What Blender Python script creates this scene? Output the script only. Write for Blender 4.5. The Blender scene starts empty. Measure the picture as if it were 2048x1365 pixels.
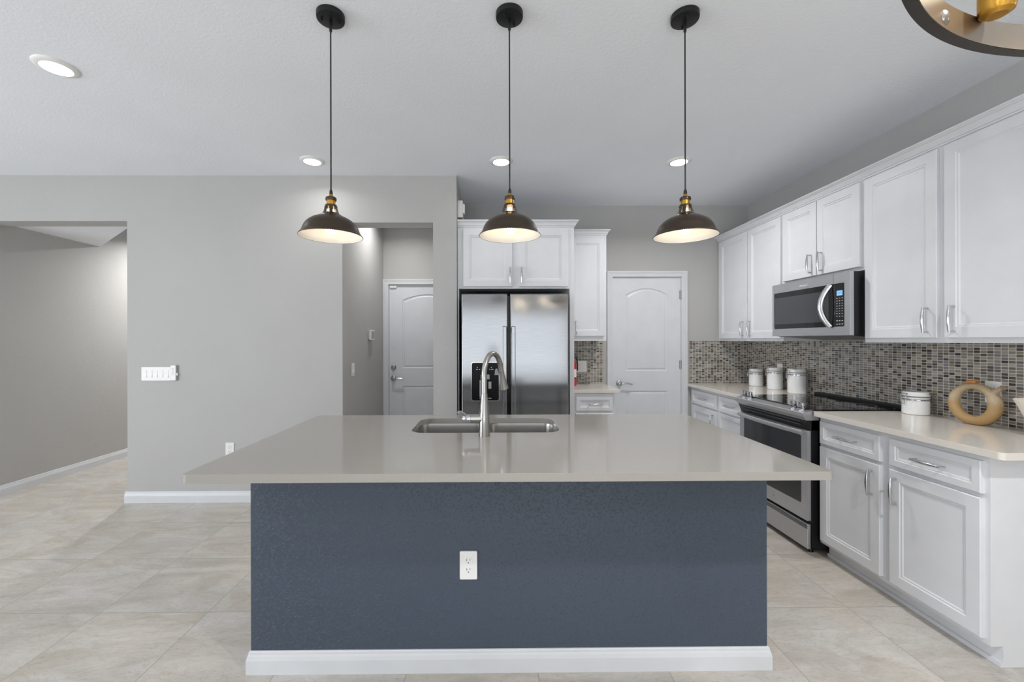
import bpy, bmesh, math, random
from mathutils import Vector, Matrix
R = math.radians
sc = bpy.context.scene
COL = sc.collection

# ------------------------------------------------------------------ camera
cam_d = bpy.data.cameras.new('camera')
cam = bpy.data.objects.new('camera', cam_d)
COL.objects.link(cam)
cam_d.sensor_width = 36.0
cam_d.lens = 840.0 / 2048.0 * 36.0
cam_d.shift_x = (1024.0 - 994.5) / 2048.0
cam_d.shift_y = -(682.5 - 681.0) / 2048.0
cam_d.clip_start = 0.05
cam.matrix_world = (Matrix.Translation((0, 0, 1.383)) @ Matrix.Rotation(-7.5 / 840, 4, 'Z')
                    @ Matrix.Rotation(R(90), 4, 'X') @ Matrix.Rotation(-0.0022, 4, 'Z'))
sc.camera = cam

# ------------------------------------------------------------------ world, daylight, exposure
w = bpy.data.worlds.new('sky')
sc.world = w
w.use_nodes = True
w.node_tree.nodes['Background'].inputs['Color'].default_value = (0.80, 0.88, 1.0, 1)
w.node_tree.nodes['Background'].inputs['Strength'].default_value = 0.2
sc.view_settings.view_transform = 'Standard'
sc.view_settings.look = 'None'
sc.view_settings.exposure = 0.02
sc.view_settings.gamma = 1.0
sc.view_settings.use_curve_mapping = False
sc.cycles.max_bounces = 10
sc.cycles.diffuse_bounces = 6
sc.cycles.glossy_bounces = 5
sc.cycles.transparent_max_bounces = 12
sc.cycles.sample_clamp_indirect = 4.0
sc.cycles.sample_clamp_direct = 0.0
sc.cycles.caustics_reflective = False
sc.cycles.caustics_refractive = False
sc.cycles.use_denoising = True


def area_light(name, loc, rot, sx, sy, power, color, shape='RECTANGLE', spread=None):
    d = bpy.data.lights.new(name, 'AREA')
    d.shape = shape
    d.size = sx
    if shape in ('RECTANGLE', 'ELLIPSE'):
        d.size_y = sy
    d.energy = power
    d.color = color
    if spread:
        d.spread = spread
    o = bpy.data.objects.new(name, d)
    o.location = loc
    o.rotation_euler = rot
    COL.objects.link(o)
    return o


DAY = (0.895, 0.948, 1.0)
# daylight entering through the sliding glass door
area_light('daylight_sliding_door', (-0.2, -4.05, 1.12), (R(90), 0, 0), 4.5, 2.15, 54, DAY)
# added up-facing lamp outside the glass, brightens the ceiling; no patio is built
area_light('ceiling_fill', (-0.2, -5.7, -0.05), (R(180), 0, 0), 6.0, 2.6, 420, (0.96, 0.98, 1.0))
area_light('living_side_fill', (-6.35, -0.6, 1.35), (R(96), 0, R(-90)), 4.2, 1.9, 190, DAY)  # added lamp at an unseen side opening, fills the range-wall cabinets

# ------------------------------------------------------------------ materials


def lin(c):
    return tuple(((v / 255) / 12.92 if v / 255 <= 0.04045 else ((v / 255 + 0.055) / 1.055) ** 2.4) for v in c) + (1,)


MATS = {}


def new_mat(name):
    m = bpy.data.materials.new(name)
    m.use_nodes = True
    nt = m.node_tree
    return m, nt, nt.nodes['Principled BSDF']


def N(nt, typ, **kw):
    n = nt.nodes.new(typ)
    for k, v in kw.items():
        setattr(n, k, v)
    return n


def coords(nt):
    return N(nt, 'ShaderNodeTexCoord').outputs['Object']


def bump(nt, b, height, strength, dist=0.002):
    n = N(nt, 'ShaderNodeBump')
    n.inputs['Strength'].default_value = strength
    n.inputs['Distance'].default_value = dist
    nt.links.new(height, n.inputs['Height'])
    nt.links.new(n.outputs[0], b.inputs['Normal'])
    return n


def noise(nt, vec, scale, detail=3, rough=0.5, dist=0.0):
    n = N(nt, 'ShaderNodeTexNoise')
    n.inputs['Scale'].default_value = scale
    n.inputs['Detail'].default_value = detail
    n.inputs['Roughness'].default_value = rough
    n.inputs['Distortion'].default_value = dist
    if vec is not None:
        nt.links.new(vec, n.inputs['Vector'])
    return n


def ramp(nt, fac, stops, interp='LINEAR'):
    n = N(nt, 'ShaderNodeValToRGB')
    cr = n.color_ramp
    cr.interpolation = interp
    while len(cr.elements) < len(stops):
        cr.elements.new(0.5)
    for e, (p, c) in zip(cr.elements, stops):
        e.position = p
        e.color = c
    nt.links.new(fac, n.inputs[0])
    return n


def mapping(nt, vec, scale=(1, 1, 1), loc=(0, 0, 0), rot=(0, 0, 0)):
    n = N(nt, 'ShaderNodeMapping')
    n.inputs['Scale'].default_value = scale
    n.inputs['Location'].default_value = loc
    n.inputs['Rotation'].default_value = rot
    nt.links.new(vec, n.inputs['Vector'])
    return n.outputs[0]


def simple(name, rgb, rough=0.5, metal=0.0, spec=0.5, coat=0.0, var=0.03, vscale=6.0, bmp=0.0, bscale=200.0):
    """painted / plain surface with a faint procedural tone variation"""
    m, nt, b = new_mat(name)
    c = lin(rgb)
    v = coords(nt)
    n = noise(nt, v, vscale, 3)
    lo = tuple(x * (1 - var) for x in c[:3]) + (1,)
    hi = tuple(min(1, x * (1 + var)) for x in c[:3]) + (1,)
    r = ramp(nt, n.outputs['Fac'], [(0.3, lo), (0.7, hi)])
    nt.links.new(r.outputs[0], b.inputs['Base Color'])
    b.inputs['Roughness'].default_value = rough
    b.inputs['Metallic'].default_value = metal
    b.inputs['Specular IOR Level'].default_value = spec
    b.inputs['Coat Weight'].default_value = coat
    if bmp:
        n2 = noise(nt, v, bscale, 2)
        bump(nt, b, n2.outputs['Fac'], bmp)
    MATS[name] = m
    return m


def emitter(name, rgb, strength):
    m, nt, b = new_mat(name)
    b.inputs['Base Color'].default_value = lin(rgb)
    b.inputs['Emission Color'].default_value = lin(rgb)
    b.inputs['Emission Strength'].default_value = strength
    MATS[name] = m
    return m


def textured_paint(name, rgb, rough, strength, scale, dist, lo=.42, hi=.62):
    """knock-down / orange-peel wall paint"""
    m, nt, b = new_mat(name)
    v = coords(nt)
    n0 = noise(nt, v, 1.5, 2)
    c = lin(rgb)
    r = ramp(nt, n0.outputs['Fac'], [(0.3, tuple(x * .98 for x in c[:3]) + (1,)), (0.7, tuple(x * 1.02 for x in c[:3]) + (1,))])
    nt.links.new(r.outputs[0], b.inputs['Base Color'])
    b.inputs['Roughness'].default_value = rough
    n1 = noise(nt, v, scale, 4, 0.55, 0.6)
    r1 = ramp(nt, n1.outputs['Fac'], [(lo, (0, 0, 0, 1)), (hi, (1, 1, 1, 1))])
    bump(nt, b, r1.outputs[0], strength, dist)
    MATS[name] = m
    return m


textured_paint('wall_paint', (179, 178, 176), 0.75, 0.2, 65, 0.002)
textured_paint('ceiling_paint', (236, 239, 244), 0.85, 0.2, 65, 0.002)
textured_paint('island_paint', (66, 77, 91), 0.34, 0.55, 100, 0.004, .54, .70)
simple('trim_white', (212, 214, 217), 0.4)
simple('cabinet_white', (217, 218, 221), 0.38)
simple('door_white', (216, 218, 222), 0.42)
simple('plastic_white', (232, 232, 230), 0.35)
simple('plastic_grey', (150, 152, 154), 0.4)
simple('slot_dark', (40, 40, 42), 0.5)
simple('chrome', (205, 205, 207), 0.16, 1.0)
simple('nickel', (176, 174, 170), 0.27, 1.0, bmp=0.05, bscale=400)
simple('black_metal', (26, 26, 28), 0.42, 0.3)
simple('black_plastic', (12, 12, 14), 0.35)
simple('black_glass', (10, 10, 12), 0.06, 0.0, 0.6)
simple('black_panel', (9, 9, 11), 0.3, 0.0, 0.2)
simple('screen_grey', (66, 67, 71), 0.12)
simple('oven_glass', (34, 36, 42), 0.07, 0.0, 0.7)
simple('bronze', (84, 74, 65), 0.33, 0.9)
simple('ring_bronze', (158, 149, 138), 0.3, 0.9)
simple('ring_bronze_shaded', (70, 66, 64), 0.35, 0.8)  # darker copy of the ring metal, its dark reflections put into the colour
simple('brass', (198, 150, 66), 0.28, 1.0)
simple('shade_lining', (244, 242, 236), 0.45)
simple('ceramic_white', (238, 238, 238), 0.12, coat=0.4, var=0.01)
simple('extinguisher_red', (190, 24, 22), 0.3)
simple('cork', (190, 124, 62), 0.7, var=0.15, vscale=60)
simple('bowl_white', (232, 226, 214), 0.4)
simple('shadow_gap', (60, 60, 62), 0.8)
emitter('lens_glow', (255, 252, 246), 9.0)
emitter('filament_glow', (255, 230, 186), 16.0)
emitter('filament_warm', (255, 218, 150), 5.0)
emitter('display_blue', (120, 170, 215), 0.9)
emitter('display_digit', (20, 60, 140), 0.25)


def stainless():
    m, nt, b = new_mat('stainless')
    v = coords(nt)
    mv = mapping(nt, v, (2.0, 2.0, 260.0))
    n = noise(nt, mv, 4.0, 3)
    r = ramp(nt, n.outputs['Fac'], [(0.3, lin((150, 151, 152))), (0.7, lin((168, 168, 169)))])
    nt.links.new(r.outputs[0], b.inputs['Base Color'])
    b.inputs['Metallic'].default_value = 1.0
    b.inputs['Roughness'].default_value = 0.13
    n2 = noise(nt, mapping(nt, v, (0.25, 0.25, 2.5)), 1.5, 1)
    bump(nt, b, n2.outputs['Fac'], 0.035, 0.01)
    MATS['stainless'] = m
    m, nt, b = new_mat('stainless_satin')
    n = noise(nt, mapping(nt, coords(nt), (3, 3, 300)), 3.0, 2)
    r = ramp(nt, n.outputs['Fac'], [(0.3, lin((186, 187, 190))), (0.7, lin((204, 205, 207)))])
    nt.links.new(r.outputs[0], b.inputs['Base Color'])
    b.inputs['Roughness'].default_value = 0.36
    b.inputs['Metallic'].default_value = 0.9
    MATS['stainless_satin'] = m
    m, nt, b = new_mat('stainless_dark')
    b.inputs['Base Color'].default_value = lin((120, 122, 126))
    n = noise(nt, mapping(nt, coords(nt), (300, 3, 3)), 3.0, 2)
    r = ramp(nt, n.outputs['Fac'], [(0.3, (.26, .26, .26, 1)), (0.7, (.36, .36, .36, 1))])
    nt.links.new(r.outputs[0], b.inputs['Roughness'])
    b.inputs['Metallic'].default_value = 1.0
    MATS['stainless_dark'] = m


stainless()


def quartz(name, rgb, rough):
    m, nt, b = new_mat(name)
    v = coords(nt)
    c = lin(rgb)
    n = noise(nt, v, 420, 2)
    r = ramp(nt, n.outputs['Fac'], [(0.35, tuple(x * .97 for x in c[:3]) + (1,)), (0.65, tuple(min(1, x * 1.03) for x in c[:3]) + (1,))])
    nt.links.new(r.outputs[0], b.inputs['Base Color'])
    b.inputs['Roughness'].default_value = rough
    b.inputs['Specular IOR Level'].default_value = 0.55
    MATS[name] = m


quartz('quartz_grey', (156, 152, 146), 0.09)
quartz('quartz_cream', (216, 210, 201), 0.10)


def math_node(nt, op, a, bval):
    n = N(nt, 'ShaderNodeMath', operation=op)
    nt.links.new(a, n.inputs[0])
    if hasattr(bval, 'is_linked'):
        nt.links.new(bval, n.inputs[1])
    elif bval is not None:
        n.inputs[1].default_value = bval
    return n.outputs[0]


def grid_cells(nt, u, v, pu, pv, ou, ov, gu, gv):
    """cell ids and joint mask of a stacked tile grid"""
    us = math_node(nt, 'DIVIDE', math_node(nt, 'SUBTRACT', u, ou), pu)
    vs = math_node(nt, 'DIVIDE', math_node(nt, 'SUBTRACT', v, ov), pv)
    iu = math_node(nt, 'FLOOR', us, None)
    iv = math_node(nt, 'FLOOR', vs, None)
    fu = math_node(nt, 'FRACT', us, None)
    fv = math_node(nt, 'FRACT', vs, None)
    mu = math_node(nt, 'LESS_THAN', fu, gu / pu)
    mv = math_node(nt, 'LESS_THAN', fv, gv / pv)
    mask = math_node(nt, 'MAXIMUM', mu, mv)
    cb = N(nt, 'ShaderNodeCombineXYZ')
    nt.links.new(iu, cb.inputs[0])
    nt.links.new(iv, cb.inputs[1])
    wn = N(nt, 'ShaderNodeTexWhiteNoise', noise_dimensions='2D')
    nt.links.new(cb.outputs[0], wn.inputs['Vector'])
    return wn, mask


def mosaic(name, horiz):
    m, nt, b = new_mat(name)
    sep = N(nt, 'ShaderNodeSeparateXYZ')
    nt.links.new(coords(nt), sep.inputs[0])
    wn, mask = grid_cells(nt, sep.outputs[horiz], sep.outputs['Z'], 0.0318, 0.0165, 0.0, 0.0, 0.0026, 0.0024)
    pal = [(0.0, (152, 145, 134)), (0.18, (132, 125, 116)), (0.32, (84, 75, 68)), (0.43, (166, 161, 152)), (0.55, (104, 97, 90)),
           (0.68, (128, 129, 130)), (0.79, (112, 113, 117)), (0.85, (60, 56, 55)), (0.93, (136, 125, 112))]
    r = ramp(nt, wn.outputs['Value'], [(p, lin(c)) for p, c in pal], 'CONSTANT')
    mix = N(nt, 'ShaderNodeMix', data_type='RGBA')
    nt.links.new(mask, mix.inputs['Factor'])
    nt.links.new(r.outputs[0], mix.inputs['A'])
    mix.inputs['B'].default_value = lin((212, 208, 200))
    nt.links.new(mix.outputs['Result'], b.inputs['Base Color'])
    rr = N(nt, 'ShaderNodeMix', data_type='FLOAT')
    nt.links.new(mask, rr.inputs['Factor'])
    rr.inputs['A'].default_value = 0.14
    rr.inputs['B'].default_value = 0.8
    nt.links.new(rr.outputs['Result'], b.inputs['Roughness'])
    inv = math_node(nt, 'SUBTRACT', mask, 1.0)
    bump(nt, b, math_node(nt, 'MULTIPLY', inv, -1.0), 0.4, 0.001)
    MATS[name] = m


mosaic('mosaic_side', 'Y')
mosaic('mosaic_back', 'X')


def floor_tile():
    m, nt, b = new_mat('floor_tile')
    v = coords(nt)
    sep = N(nt, 'ShaderNodeSeparateXYZ')
    nt.links.new(v, sep.inputs[0])
    wn, mask = grid_cells(nt, sep.outputs['X'], sep.outputs['Y'], 0.5465, 0.533, -1.4595, 2.151, 0.004, 0.004)
    # each tile shows its own piece of stone
    off = N(nt, 'ShaderNodeVectorMath', operation='MULTIPLY_ADD')
    nt.links.new(wn.outputs['Color'], off.inputs[0])
    off.inputs[1].default_value = (7, 7, 7)
    nt.links.new(v, off.inputs[2])
    st = mapping(nt, off.outputs[0], (0.75, 1.9, 1), rot=(0, 0, R(24)))
    n1 = noise(nt, st, 2.3, 9, 0.62, 1.6)
    r1 = ramp(nt, n1.outputs['Fac'], [(0.26, lin((172, 166, 157))), (0.42, lin((187, 181, 172))), (0.55, lin((198, 193, 186))),
                                      (0.68, lin((206, 202, 196))), (0.8, lin((194, 185, 174)))])
    n2 = noise(nt, st, 5.5, 10, 0.7, 2.6)
    r2 = ramp(nt, n2.outputs['Fac'], [(0.47, (0, 0, 0, 1)), (0.495, (1, 1, 1, 1)), (0.52, (0, 0, 0, 1))])
    mx = N(nt, 'ShaderNodeMix', data_type='RGBA')
    nt.links.new(math_node(nt, 'MULTIPLY', r2.outputs[0], 0.25), mx.inputs['Factor'])
    nt.links.new(r1.outputs[0], mx.inputs['A'])
    mx.inputs['B'].default_value = lin((128, 118, 106))
    # fine travertine-like flecks and warmer clouds
    n3 = noise(nt, mapping(nt, off.outputs[0], (7, 26, 1), rot=(0, 0, R(18))), 2.4, 10, 0.78, 1.4)
    r3 = ramp(nt, n3.outputs['Fac'], [(0.33, (.62, .58, .53, 1)), (0.42, (.94, .93, .91, 1)), (0.47, (1, 1, 1, 1)), (0.62, (1, 1, 1, 1))])
    m3 = N(nt, 'ShaderNodeMix', data_type='RGBA', blend_type='MULTIPLY')
    m3.inputs['Factor'].default_value = 0.8
    nt.links.new(mx.outputs['Result'], m3.inputs['A'])
    nt.links.new(r3.outputs[0], m3.inputs['B'])
    n4 = noise(nt, off.outputs[0], 1.7, 3, 0.5)
    r4 = ramp(nt, n4.outputs['Fac'], [(0.40, (.98, .985, 1.0, 1)), (0.62, (1.0, .97, .93, 1))])
    m4 = N(nt, 'ShaderNodeMix', data_type='RGBA', blend_type='MULTIPLY')
    m4.inputs['Factor'].default_value = 1.0
    nt.links.new(m3.outputs['Result'], m4.inputs['A'])
    nt.links.new(r4.outputs[0], m4.inputs['B'])
    mj = N(nt, 'ShaderNodeMix', data_type='RGBA')
    nt.links.new(mask, mj.inputs['Factor'])
    nt.links.new(m4.outputs['Result'], mj.inputs['A'])
    mj.inputs['B'].default_value = lin((158, 152, 144))
    nt.links.new(mj.outputs['Result'], b.inputs['Base Color'])
    b.inputs['Roughness'].default_value = 0.28
    bump(nt, b, n1.outputs['Fac'], 0.08, 0.003)
    MATS['floor_tile'] = m


floor_tile()


def vase_mat():
    m, nt, b = new_mat('vase_stoneware')
    v = coords(nt)
    sep = N(nt, 'ShaderNodeSeparateXYZ')
    nt.links.new(v, sep.inputs[0])
    n = noise(nt, v, 18, 5, 0.6)
    h = math_node(nt, 'ADD', sep.outputs['Z'], math_node(nt, 'MULTIPLY', n.outputs['Fac'], 0.04))
    # dipped glaze: ochre foot, pale grey band, tan upper
    r = ramp(nt, h, [(0.0, lin((168, 136, 90))), (0.13, lin((172, 142, 98))), (0.165, lin((184, 166, 138))), (0.26, lin((172, 148, 112)))])
    mx = N(nt, 'ShaderNodeMix', data_type='RGBA', blend_type='MULTIPLY')
    mx.inputs['Factor'].default_value = 0.35
    nt.links.new(r.outputs[0], mx.inputs['A'])
    n2 = noise(nt, v, 160, 3)
    r2 = ramp(nt, n2.outputs['Fac'], [(0.35, (.72, .68, .62, 1)), (0.6, (1, 1, 1, 1))])
    nt.links.new(r2.outputs[0], mx.inputs['B'])
    nt.links.new(mx.outputs['Result'], b.inputs['Base Color'])
    b.inputs['Roughness'].default_value = 0.55
    bump(nt, b, n2.outputs['Fac'], 0.2)
    MATS['vase_stoneware'] = m


vase_mat()


def clear_glass():
    m, nt, b = new_mat('bulb_glass')
    nt.nodes.remove(b)
    out = nt.nodes['Material Output']
    tr = N(nt, 'ShaderNodeBsdfTransparent')
    gl = N(nt, 'ShaderNodeBsdfGlossy')
    gl.inputs['Roughness'].default_value = 0.03
    fr = N(nt, 'ShaderNodeFresnel')
    fr.inputs['IOR'].default_value = 1.45
    mx = N(nt, 'ShaderNodeMixShader')
    ge = N(nt, 'ShaderNodeNewGeometry')
    front = math_node(nt, 'SUBTRACT', ge.outputs['Backfacing'], 1.0)
    fac = math_node(nt, 'MULTIPLY', math_node(nt, 'MULTIPLY', front, -1.0), fr.outputs[0])
    nt.links.new(fac, mx.inputs[0])
    nt.links.new(tr.outputs[0], mx.inputs[1])
    nt.links.new(gl.outputs[0], mx.inputs[2])
    nt.links.new(mx.outputs[0], out.inputs['Surface'])
    MATS['bulb_glass'] = m


clear_glass()


def lit_glass():
    m = MATS['bulb_glass'].copy()
    m.name = 'bulb_lit'
    nt = m.node_tree
    out = nt.nodes['Material Output']
    src = out.inputs['Surface'].links[0].from_socket
    em = N(nt, 'ShaderNodeEmission')
    em.inputs['Color'].default_value = lin((255, 232, 196))
    em.inputs['Strength'].default_value = 0.3
    ad = N(nt, 'ShaderNodeAddShader')
    nt.links.new(src, ad.inputs[0])
    nt.links.new(em.outputs[0], ad.inputs[1])
    nt.links.new(ad.outputs[0], out.inputs['Surface'])
    MATS['bulb_lit'] = m


lit_glass()

# ------------------------------------------------------------------ mesh helpers


class MB:
    def __init__(self):
        self.bm = bmesh.new()

    def box(self, x0, x1, y0, y1, z0, z1, bev=0.0, seg=2):
        t = bmesh.new()
        bmesh.ops.create_cube(t, size=1.0)
        for v in t.verts:
            v.co = Vector((x0 + (x1 - x0) * (v.co.x + .5), y0 + (y1 - y0) * (v.co.y + .5), z0 + (z1 - z0) * (v.co.z + .5)))
        if bev:
            bmesh.ops.bevel(t, geom=t.edges[:], offset=bev, segments=seg, affect='EDGES', profile=0.5)
        self._merge(t)
        return self

    def _merge(self, t, mat=None):
        if mat is not None:
            bmesh.ops.transform(t, matrix=mat, verts=t.verts)
        mp = {v: self.bm.verts.new(v.co) for v in t.verts}
        for f in t.faces:
            try:
                self.bm.faces.new([mp[v] for v in f.verts])
            except ValueError:
                pass
        t.free()

    def prism(self, poly, a0, a1, axis='z', holes=()):
        def P(p, a):
            return {'z': (p[0], p[1], a), 'y': (p[0], a, p[1]), 'x': (a, p[0], p[1])}[axis]
        loops = [list(poly)] + [list(h) for h in holes]
        t = bmesh.new()
        edges = []
        idx = {}
        k = 0
        flat = []
        for lp in loops:
            vs = [t.verts.new((p[0], p[1], 0)) for p in lp]
            for v in vs:
                idx[v] = k
                k += 1
            flat += lp
            for i in range(len(vs)):
                edges.append(t.edges.new((vs[i], vs[(i + 1) % len(vs)])))
        res = bmesh.ops.triangle_fill(t, use_beauty=True, use_dissolve=False, edges=edges, normal=(0, 0, 1))
        tris = [[idx[v] for v in f.verts] for f in t.faces]
        t.free()
        A = [self.bm.verts.new(P(p, a0)) for p in flat]
        B = [self.bm.verts.new(P(p, a1)) for p in flat]
        for tr in tris:
            self.bm.faces.new([A[i] for i in tr])
            self.bm.faces.new([B[i] for i in reversed(tr)])
        s = 0
        for lp in loops:
            n = len(lp)
            for i in range(n):
                a, b = s + i, s + (i + 1) % n
                self.bm.faces.new([A[a], A[b], B[b], B[a]])
            s += n
        return self

    def lathe(self, prof, c=(0, 0, 0), seg=32, rot=None, cap=True):
        """prof: list of (radius, z); rot: optional matrix applied before moving to c"""
        M = Matrix.Translation(c) @ (rot.to_4x4() if rot is not None else Matrix.Identity(4))
        rings = []
        for r, z in prof:
            if r < 1e-6:
                rings.append([self.bm.verts.new(M @ Vector((0, 0, z)))])
            else:
                rings.append([self.bm.verts.new(M @ Vector((r * math.cos(2 * math.pi * i / seg), r * math.sin(2 * math.pi * i / seg), z))) for i in range(seg)])
        for a, b in zip(rings, rings[1:]):
            for i in range(seg):
                j = (i + 1) % seg
                vs = [a[i % len(a)], a[j % len(a)], b[j % len(b)], b[i % len(b)]]
                u = []
                for v in vs:
                    if v not in u:
                        u.append(v)
                if len(u) >= 3:
                    self.bm.faces.new(u)
        if cap:
            for r in (rings[0], rings[-1]):
                if len(r) > 2:
                    self.bm.faces.new(r)
        return self

    def cyl(self, p0, p1, r0, r1=None, seg=20):
        r1 = r0 if r1 is None else r1
        p0, p1 = Vector(p0), Vector(p1)
        d = p1 - p0
        q = d.to_track_quat('Z', 'Y').to_matrix()
        return self.lathe([(r0, 0), (r1, d.length)], p0, seg, q)

    def tube(self, path, radii, seg=14, cap=True, flat=None):
        path = [Vector(p) for p in path]
        n = len(path)
        if not hasattr(radii, '__len__'):
            radii = [radii] * n
        rings = []
        prev = None
        for i in range(n):
            t = (path[min(i + 1, n - 1)] - path[max(i - 1, 0)]).normalized()
            if prev is None:
                a = Vector((0, 0, 1)) if abs(t.z) < .9 else Vector((1, 0, 0))
                nrm = (a - t * a.dot(t)).normalized()
            else:
                nrm = (prev - t * prev.dot(t)).normalized()
            prev = nrm
            bi = t.cross(nrm)
            k = flat or 1.0
            rings.append([self.bm.verts.new(path[i] + nrm * radii[i] * math.cos(2 * math.pi * j / seg) + bi * radii[i] * k * math.sin(2 * math.pi * j / seg)) for j in range(seg)])
        for a, b in zip(rings, rings[1:]):
            for j in range(seg):
                self.bm.faces.new([a[j], a[(j + 1) % seg], b[(j + 1) % seg], b[j]])
        if cap:
            self.bm.faces.new(list(reversed(rings[0])))
            self.bm.faces.new(rings[-1])
        return self

    def loft(self, loops, cap_first=True, cap_last=True):
        L = [[self.bm.verts.new(p) for p in lp] for lp in loops]
        n = len(L[0])
        for a, b in zip(L, L[1:]):
            for i in range(n):
                self.bm.faces.new([a[i], a[(i + 1) % n], b[(i + 1) % n], b[i]])
        if cap_first:
            self.bm.faces.new(list(reversed(L[0])))
        if cap_last:
            self.bm.faces.new(L[-1])
        return self

    def build(self, name, mat, parent=None, smooth=False, loc=None, rotz=0, angle=35):
        bmesh.ops.recalc_face_normals(self.bm, faces=self.bm.faces[:])
        me = bpy.data.meshes.new(name)
        self.bm.to_mesh(me)
        self.bm.free()
        me.materials.append(MATS[mat])
        if smooth:
            for p in me.polygons:
                p.use_smooth = True
            me.set_sharp_from_angle(angle=R(angle))
        o = bpy.data.objects.new(name, me)
        COL.objects.link(o)
        if parent is not None:
            o.parent = parent
        if loc is not None:
            o.location = loc
        if rotz:
            o.rotation_euler = (0, 0, rotz)
        return o


def thing(name, label, cat, loc=(0, 0, 0), rotz=0.0, group=None):
    o = bpy.data.objects.new(name, None)
    o.empty_display_size = 0.1
    COL.objects.link(o)
    o.location = loc
    o.rotation_euler = (0, 0, rotz)
    o['label'] = label
    o['category'] = cat
    if group:
        o['group'] = group
    return o


def tag(o, label, cat, group=None):
    o['label'] = label
    o['category'] = cat
    if group:
        o['group'] = group
    return o


def struct(o, label=None, cat=None):
    o['kind'] = 'structure'
    if label:
        o['label'] = label
    if cat:
        o['category'] = cat
    return o


def copy_tree(o, parent=None):
    c = o.copy()
    COL.objects.link(c)
    if parent is not None:
        c.parent = parent
    for ch in list(o.children):
        copy_tree(ch, c)
    return c


def rr(x0, x1, y0, y1, r, n=6):
    """rounded rectangle outline, counter-clockwise"""
    pts = []
    for cx, cy, a in ((x1 - r, y1 - r, 0), (x0 + r, y1 - r, 90), (x0 + r, y0 + r, 180), (x1 - r, y0 + r, 270)):
        for i in range(n + 1):
            t = R(a + 90 * i / n)
            pts.append((cx + r * math.cos(t), cy + r * math.sin(t)))
    return pts


def smooth_path(pts, sub=8):
    pts = [Vector(p) for p in pts]
    out = []
    for i in range(len(pts) - 1):
        p0, p1, p2, p3 = pts[max(i - 1, 0)], pts[i], pts[i + 1], pts[min(i + 2, len(pts) - 1)]
        for k in range(sub):
            t = k / sub
            out.append(0.5 * ((2 * p1) + (-p0 + p2) * t + (2 * p0 - 5 * p1 + 4 * p2 - p3) * t * t + (-p0 + 3 * p1 - 3 * p2 + p3) * t ** 3))
    out.append(pts[-1])
    return out


def rect_loop(x0, x1, z0, z1, ins, y):
    return [(x0 + ins, y, z0 + ins), (x1 - ins, y, z0 + ins), (x1 - ins, y, z1 - ins), (x0 + ins, y, z1 - ins)]


def panel_front(x0, x1, z0, z1, frame=0.055, t=0.02, deep=0.009):
    """cabinet front with a stepped, recessed centre panel; front faces -Y, back at y=0"""
    m = MB()
    prof = [(0, 0), (0, -t + .003), (.003, -t), (frame, -t), (frame + .0035, -t + .0045), (frame + .011, -t + .0045),
            (frame + .0165, -t + deep)]
    m.loft([rect_loop(x0, x1, z0, z1, i, y) for i, y in prof])
    return m


def drawer_front(x0, x1, z0, z1, t=0.02):
    fr = 0.032
    m = MB()
    prof = [(0, 0), (0, -t + .003), (.003, -t), (fr, -t), (fr + .003, -t + .004), (fr + .007, -t + .004), (fr + .016, -t + .008)]
    m.loft([rect_loop(x0, x1, z0, z1, i, y) for i, y in prof])
    return m


def pull(parent, x, z, vertical, y=-0.02, L=0.128, name='handle', mat='chrome'):
    """bow pull: two posts and a bar that swells in the middle"""
    m = MB()
    e = L / 2
    d = (0, 0, 1) if vertical else (1, 0, 0)
    def P(s, out):
        return (x + d[0] * s, y - out, z + d[2] * s)
    for s in (-e, e):
        m.cyl(P(s, -0.0005), P(s, .028), .0052, .0046, 12)
    pts, rad = [], []
    for i in range(15):
        u = -1 + 2 * i / 14
        pts.append(P(u * (e + .005), .028 + .004 * (1 - u * u)))
        rad.append(.0046 + .0038 * (1 - u * u) ** 1.5)
    m.tube(pts, rad, 12)
    return m.build(name, mat, parent, True)


# ------------------------------------------------------------------ the room
H = 2.803          # ceiling height
YL = 3.624         # partition with the two openings
YB = 4.42          # kitchen back wall
XR = 2.69          # kitchen side wall
XF, YF = -6.5, -4.2

struct(MB().box(XF - .1, XR + .1, YF - .1, 7.1, -0.1, 0.0).build('floor', 'floor_tile'))
struct(MB().box(XF - .1, XR + .1, YF - .1, 7.1, H, H + .1).build('ceiling', 'ceiling_paint'))
# lowered ceiling of the hallway, ending in a slanted edge
struct(MB().prism([(-4.4, 3.794), (-3.0, 3.794), (-3.0, 3.55 + .244), (-4.4, 4.74)][0:2] + [(-3.0, 3.80), (-3.41, 3.95), (-4.4, 4.74)], 2.44, 2.60).build('ceiling_hall', 'ceiling_paint'))

wl = MB().prism([(XF, 0), (-4.4, 0), (-4.4, 2.411), (-3.135, 2.411), (-3.135, 0), (-1.299, 0), (-1.299, 2.399), (-.519, 2.399), (-.519, 0),
                 (-.316, 0), (-.316, H), (XF, H)], YL, YL + .17, 'y')
struct(wl.build('wall_left', 'wall_paint'))
struct(MB().box(-.519, -.316, YL + .17, 4.52, 0, H).build('wall_return', 'wall_paint'))
struct(MB().prism([(-.316, 0), (1.252, 0), (1.252, 2.055), (1.987, 2.055), (1.987, 0), (XR, 0), (XR, H), (-.316, H)], YB, YB + .1, 'y').build('wall_back', 'wall_paint'))
struct(MB().box(XR, XR + .1, YF, YB + .1, 0, H).build('wall_right', 'wall_paint'))
struct(MB().box(-4.5, -4.4, YL + .17, 7.0, 0, H).build('wall_hall', 'wall_paint'))
struct(MB().box(-3.0, -2.9, YL + .17, 7.0, 0, H).build('wall_hall_inner', 'wall_paint'))
struct(MB().box(-4.5, -1.4, 7.0, 7.1, 0, H).build('wall_hall_end', 'wall_paint'))
struct(MB().box(-1.403, -1.303, YL + .17, 5.08, 0, H).build('wall_corridor', 'wall_paint'))
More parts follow.
